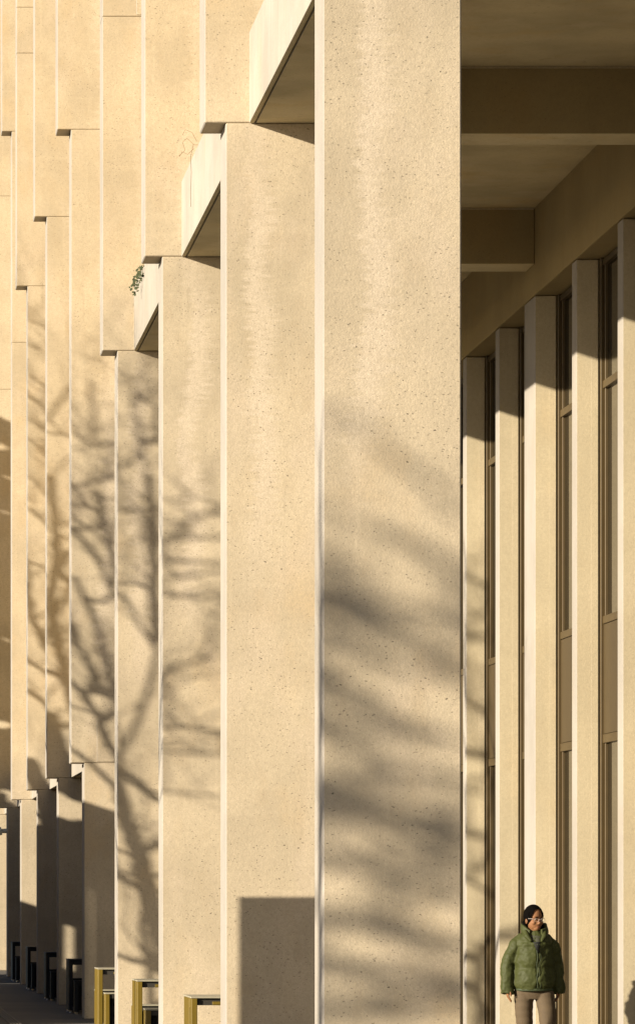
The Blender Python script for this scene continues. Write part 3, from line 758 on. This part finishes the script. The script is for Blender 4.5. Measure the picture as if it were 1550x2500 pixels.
def hairfn(b_):
    # cap that follows the skull, leaves the face free, parted high, tied low at the back
    nu, nv = 40, 18
    rows = []
    for j in range(nv+1):
        row = []
        for k in range(nu):
            a = 2*math.pi*k/nu                      # 0 = her left side (+x), -pi/2 = face
            front = max(0.0, -math.sin(a))
            low = -0.075 if front < 0.30 else -0.075 + (min(1, (front-0.30)/0.62))**0.8*0.172
            topz = 0.134
            ph_low = math.asin(max(-1, min(1, (low-0.028)/0.106)))
            ph = ph_low + (math.pi/2 - ph_low)*j/nv
            r = math.cos(ph)
            puff = 1 + 0.015*math.sin(a*9+j*0.4)
            row.append(b_.verts.new(hp(0.0835*r*math.cos(a)*puff, 0.022 + 0.103*r*math.sin(a)*puff - 0.004, 0.028 + 0.106*math.sin(ph))))
        rows.append(row)
    for j in range(nv):
        for k in range(nu):
            try: b_.faces.new((rows[j][k], rows[j][(k+1)%nu], rows[j+1][(k+1)%nu], rows[j+1][k]))
            except ValueError: pass
    ball(b_, hp(0, 0.10, -0.03), 0.045, 0.035, 0.05, rot=HR)
    for s in (-1, 1):   # hair falling behind the ears on to the collar
        tube(b_, [hp(s*0.066, 0.045, -0.02), hp(s*0.070, 0.048, -0.08), hp(s*0.062, 0.035, -0.14), hp(s*0.05, 0.02, -0.18)], [0.024, 0.028, 0.026, 0.012], 10)
small('hair', hairfn, HAIR)
def stray(b_):
    random.seed(2)
    for k in range(16):
        s = 1 if k < 11 else -1
        y0 = random.uniform(-0.035, 0.03); z0 = random.uniform(0.0, 0.075)
        p = [hp(s*(0.075), y0, z0)]
        for q in range(3): p.append(hp(s*(0.082+random.uniform(0, 0.014)), y0+random.uniform(-.012, .012), z0-0.018*(q+1)))
        tube(b_, p, 0.0011, 4)
small('loose_hair', stray, HAIR)

# jacket
bm = bmesh.new()
def puff(z):
    # quilting: seams at these heights
    seams = (0.875, 1.06, 1.245, 1.40)
    d = min(abs(z-q) for q in seams)
    return 1.0 + 0.085*min(1, (d/0.055))**0.7 - 0.06
rings = []
zz = [0.862 + k*(1.395-0.862)/60 for k in range(61)]
def shape(z):
    if z < 0.90: f = 0.92 + (z-0.862)/0.038*0.08
    else: f = 1.0
    if z > 1.28:
        q = (z-1.28)/0.115; rx = 0.172*(1-q**1.7*0.62); ry = 0.140*(1-q*0.36)
    else:
        rx = 0.172 + 0.022*max(0, min(1, (1.2-z)/0.3)); ry = 0.152
    return rx*f, ry*f
for z in zz:
    rx, ry = shape(z); p = puff(z)
    fn = lambda t, z=z: 1.0 + 0.010*math.sin(5*t+z*21) + 0.007*math.sin(11*t-z*33) - (0.05 if abs(t-1.5*math.pi-0.06) < 0.07 else 0)
    rings.append(((0.003, 0.012, z), rx*p, ry*p, fn))
loft(bm, rings, 96)
for s in (-1, 1):
    A = [Vector(p) for p in ARM[s]]
    path = []; rad = []
    base = [Vector((s*0.09+0.005, 0.018, 1.335)), Vector((s*0.172, 0.022, 1.245)), A[1], Vector(A[2])+Vector((0, 0, -0.078))]
    n = 42
    for k in range(n+1):
        f = k/n*3; i_ = min(2, int(f)); q = f-i_
        path.append(base[i_].lerp(base[i_+1], q))
        r = 0.056 + 0.012*min(1, k/n*3.3) - 0.008*(k/n)
        if k/n > 0.33:
            r *= 1 + 0.035*math.sin(k*0.8+s) + 0.02*math.sin(k*1.9+1)
        if k > n-3: r *= 0.96
        rad.append(r)
    # relax the polyline so elbows bend softly
    for it in range(3):
        path = [path[0]] + [(path[j-1]+path[j]*2+path[j+1])/4 for j in range(1, n)] + [path[-1]]
    tube(bm, path, rad, 22)
jk = obj('jacket', bm, JACK, pe); remesh(jk, 0.006, 3)
tx = bpy.data.textures.new('folds', 'CLOUDS'); tx.noise_scale = 0.095; tx.noise_depth = 2
dm = jk.modifiers.new('folds', 'DISPLACE'); dm.texture = tx; dm.strength = 0.03; dm.mid_level = 0.5; dm.texture_coords = 'LOCAL'
def collar(b_):
    nu, nv = 56, 9
    rows = []
    a0, a1 = -math.pi/2+0.42, 1.5*math.pi-0.52      # open at the front
    for side in (0, 1):
        rr = []
        for j in range(nv+1):
            row = []
            for k in range(nu+1):
                a = a0 + (a1-a0)*k/nu
                f = j/nv
                fr = max(0, -math.sin(a))
                top = 1.462 - 0.065*fr + 0.006*math.sin(a*4)
                bot = 1.335 - 0.055*fr
                z = bot + (top-bot)*f
                bul = 0.014*math.sin(math.pi*min(1, f*1.05)) + 0.004*math.sin(3*a+f*5)
                rx = 0.105 + 0.012*f*(1) + bul - side*0.026
                ry = 0.100 + 0.014*f + bul - side*0.026
                row.append(b_.verts.new((rx*math.cos(a) + 0.006, 0.02 + ry*math.sin(a) - 0.012*fr*f, z)))
            rr.append(row)
        rows.append(rr)
    for side in (0, 1):
        for j in range(nv):
            for k in range(nu):
                q = (rows[side][j][k], rows[side][j][k+1], rows[side][j+1][k+1], rows[side][j+1][k])
                b_.faces.new(q if side == 0 else q[::-1])
    for k in range(nu):
        b_.faces.new((rows[0][nv][k], rows[0][nv][k+1], rows[1][nv][k+1], rows[1][nv][k]))
        b_.faces.new((rows[0][0][k+1], rows[0][0][k], rows[1][0][k], rows[1][0][k+1]))
    for k in (0, nu):
        for j in range(nv):
            q = (rows[0][j][k], rows[0][j+1][k], rows[1][j+1][k], rows[1][j][k])
            b_.faces.new(q if k == 0 else q[::-1])
cb = small('collar', collar, JACK, jk); remesh(cb, 0.005, 4)
# collar flaps folding down at the front
def flap(b_):
    for s in (-1, 1):
        tube(b_, [(s*0.088, -0.055, 1.395), (s*0.078, -0.098, 1.345), (s*0.046, -0.130, 1.300)], [0.020, 0.026, 0.012], 12)
fl = small('lapel', flap, JACK, jk); remesh(fl, 0.005, 3)
# things in the open neck
small('scarf', lambda b_: (ball(b_, (0.004, -0.052, 1.328), 0.078, 0.058, 0.040), ball(b_, (0.012, -0.100, 1.292), 0.040, 0.026, 0.040), ball(b_, (-0.02, -0.09, 1.312), 0.05, 0.028, 0.02)), SHIRT, pe)
def vtop(b_):
    pts = [(-0.030, -0.137, 1.295), (0.038, -0.137, 1.295), (0.010, -0.158, 1.195)]
    vs = [b_.verts.new(p) for p in pts] + [b_.verts.new((p[0], p[1]+0.03, p[2])) for p in pts]
    b_.faces.new(vs[:3][::-1]); b_.faces.new(vs[3:])
    for k in range(3): b_.faces.new((vs[k], vs[(k+1)%3], vs[(k+1)%3+3], vs[k+3]))
small('black_top', vtop, BLKV, pe)
def zipper(b_):
    pts = []
    for k in range(24):
        z = 0.868 + k*(1.29-0.868)/23; rx, ry = shape(z)
        pts.append((0.006 + 0.004*math.sin(k*0.9), 0.012 - ry*puff(z)*0.985 - 0.004, z))
    tube(b_, pts, 0.0042, 6)
    pts2 = [(p[0]+0.022 + 0.008*math.sin(k*0.5), p[1]-0.001, p[2]) for k, p in enumerate(pts)]
    tube(b_, pts2, 0.0022, 5)
small('zip', zipper, LINE, jk)
small('hem', lambda b_: loft(b_, [((0.003, 0.012, 0.848), 0.168, 0.133), ((0.003, 0.012, 0.855), 0.176, 0.138), ((0.003, 0.012, 0.872), 0.176, 0.138)], 48), LINE, jk)
# trousers
bm = bmesh.new()
loft(bm, [((0, 0.02, 0.775), 0.165, 0.105), ((0, 0.02, 0.82), 0.178, 0.112), ((0, 0.02, 0.90), 0.172, 0.108)], 32)
for s in (-1, 1):
    P = [Vector(p) for p in LEG[s]]
    path = []; rad = []
    for k in range(31):
        f = k/30*3; i_ = min(2, int(f)); q = f-i_
        path.append(P[i_].lerp(P[i_+1], q) + Vector((0, 0, -0.03 if k == 0 else 0)))
        r = (0.092, 0.080, 0.070, 0.064)[i_]*(1-q) + (0.092, 0.080, 0.070, 0.064)[i_+1]*q
        rad.append(r*(1+0.022*math.sin(k*1.9+s)))
    tube(bm, path, rad, 20)
tr = obj('trousers', bm, TROU, pe); remesh(tr, 0.007, 3)
for s in (-1, 1):
    a = Vector(LEG[s][3])
    small('shoe', lambda b_, a=a: (ball(b_, (a.x, a.y-0.06, 0.035), 0.043, 0.125, 0.035), ball(b_, (a.x, a.y+0.01, 0.06), 0.04, 0.055, 0.06)), SHOE, pe)

# ------------------------------------------------------------------ camera
cd = bpy.data.cameras.new('camera'); cam = bpy.data.objects.new('camera', cd); COL.objects.link(cam)
cam.location = (0, 0, H); cam.rotation_euler = (R(90), 0, 0)
cd.sensor_fit = 'AUTO'; cd.sensor_width = 36; cd.lens = 144
cd.shift_x = 1120/2500; cd.shift_y = 935/2500
cd.clip_start = 0.5; cd.clip_end = 2000
SC.camera = cam

# ------------------------------------------------------------------ light
sd = bpy.data.lights.new('sun', 'SUN'); so = bpy.data.objects.new('sun', sd); COL.objects.link(so)
so.rotation_euler = SUN.to_track_quat('-Z', 'Y').to_euler()
sd.energy = 5.0; sd.angle = R(0.55); sd.color = (1.0, 0.90, 0.75)
w = bpy.data.worlds.new('World'); SC.world = w; w.use_nodes = True
N = w.node_tree.nodes; L = w.node_tree.links
sky = N.new('ShaderNodeTexSky'); sky.sky_type = 'NISHITA'; sky.sun_disc = False
el = math.atan2(0.335, math.hypot(1, 0.50))
az = math.atan2(-SUN.x, -SUN.y)      # compass angle of the sun, from +Y clockwise
sky.sun_elevation = el; sky.sun_rotation = az
sky.air_density = 0.5; sky.dust_density = 0.7; sky.ozone_density = 0.4
L.new(sky.outputs[0], N['Background'].inputs['Color']); N['Background'].inputs['Strength'].default_value = 0.05
SC.view_settings.view_transform = 'Standard'; SC.view_settings.look = 'None'
SC.view_settings.exposure = 1.22; SC.view_settings.gamma = 1.0
SC.render.engine = 'CYCLES'
SC.cycles.max_bounces = 8; SC.cycles.diffuse_bounces = 5
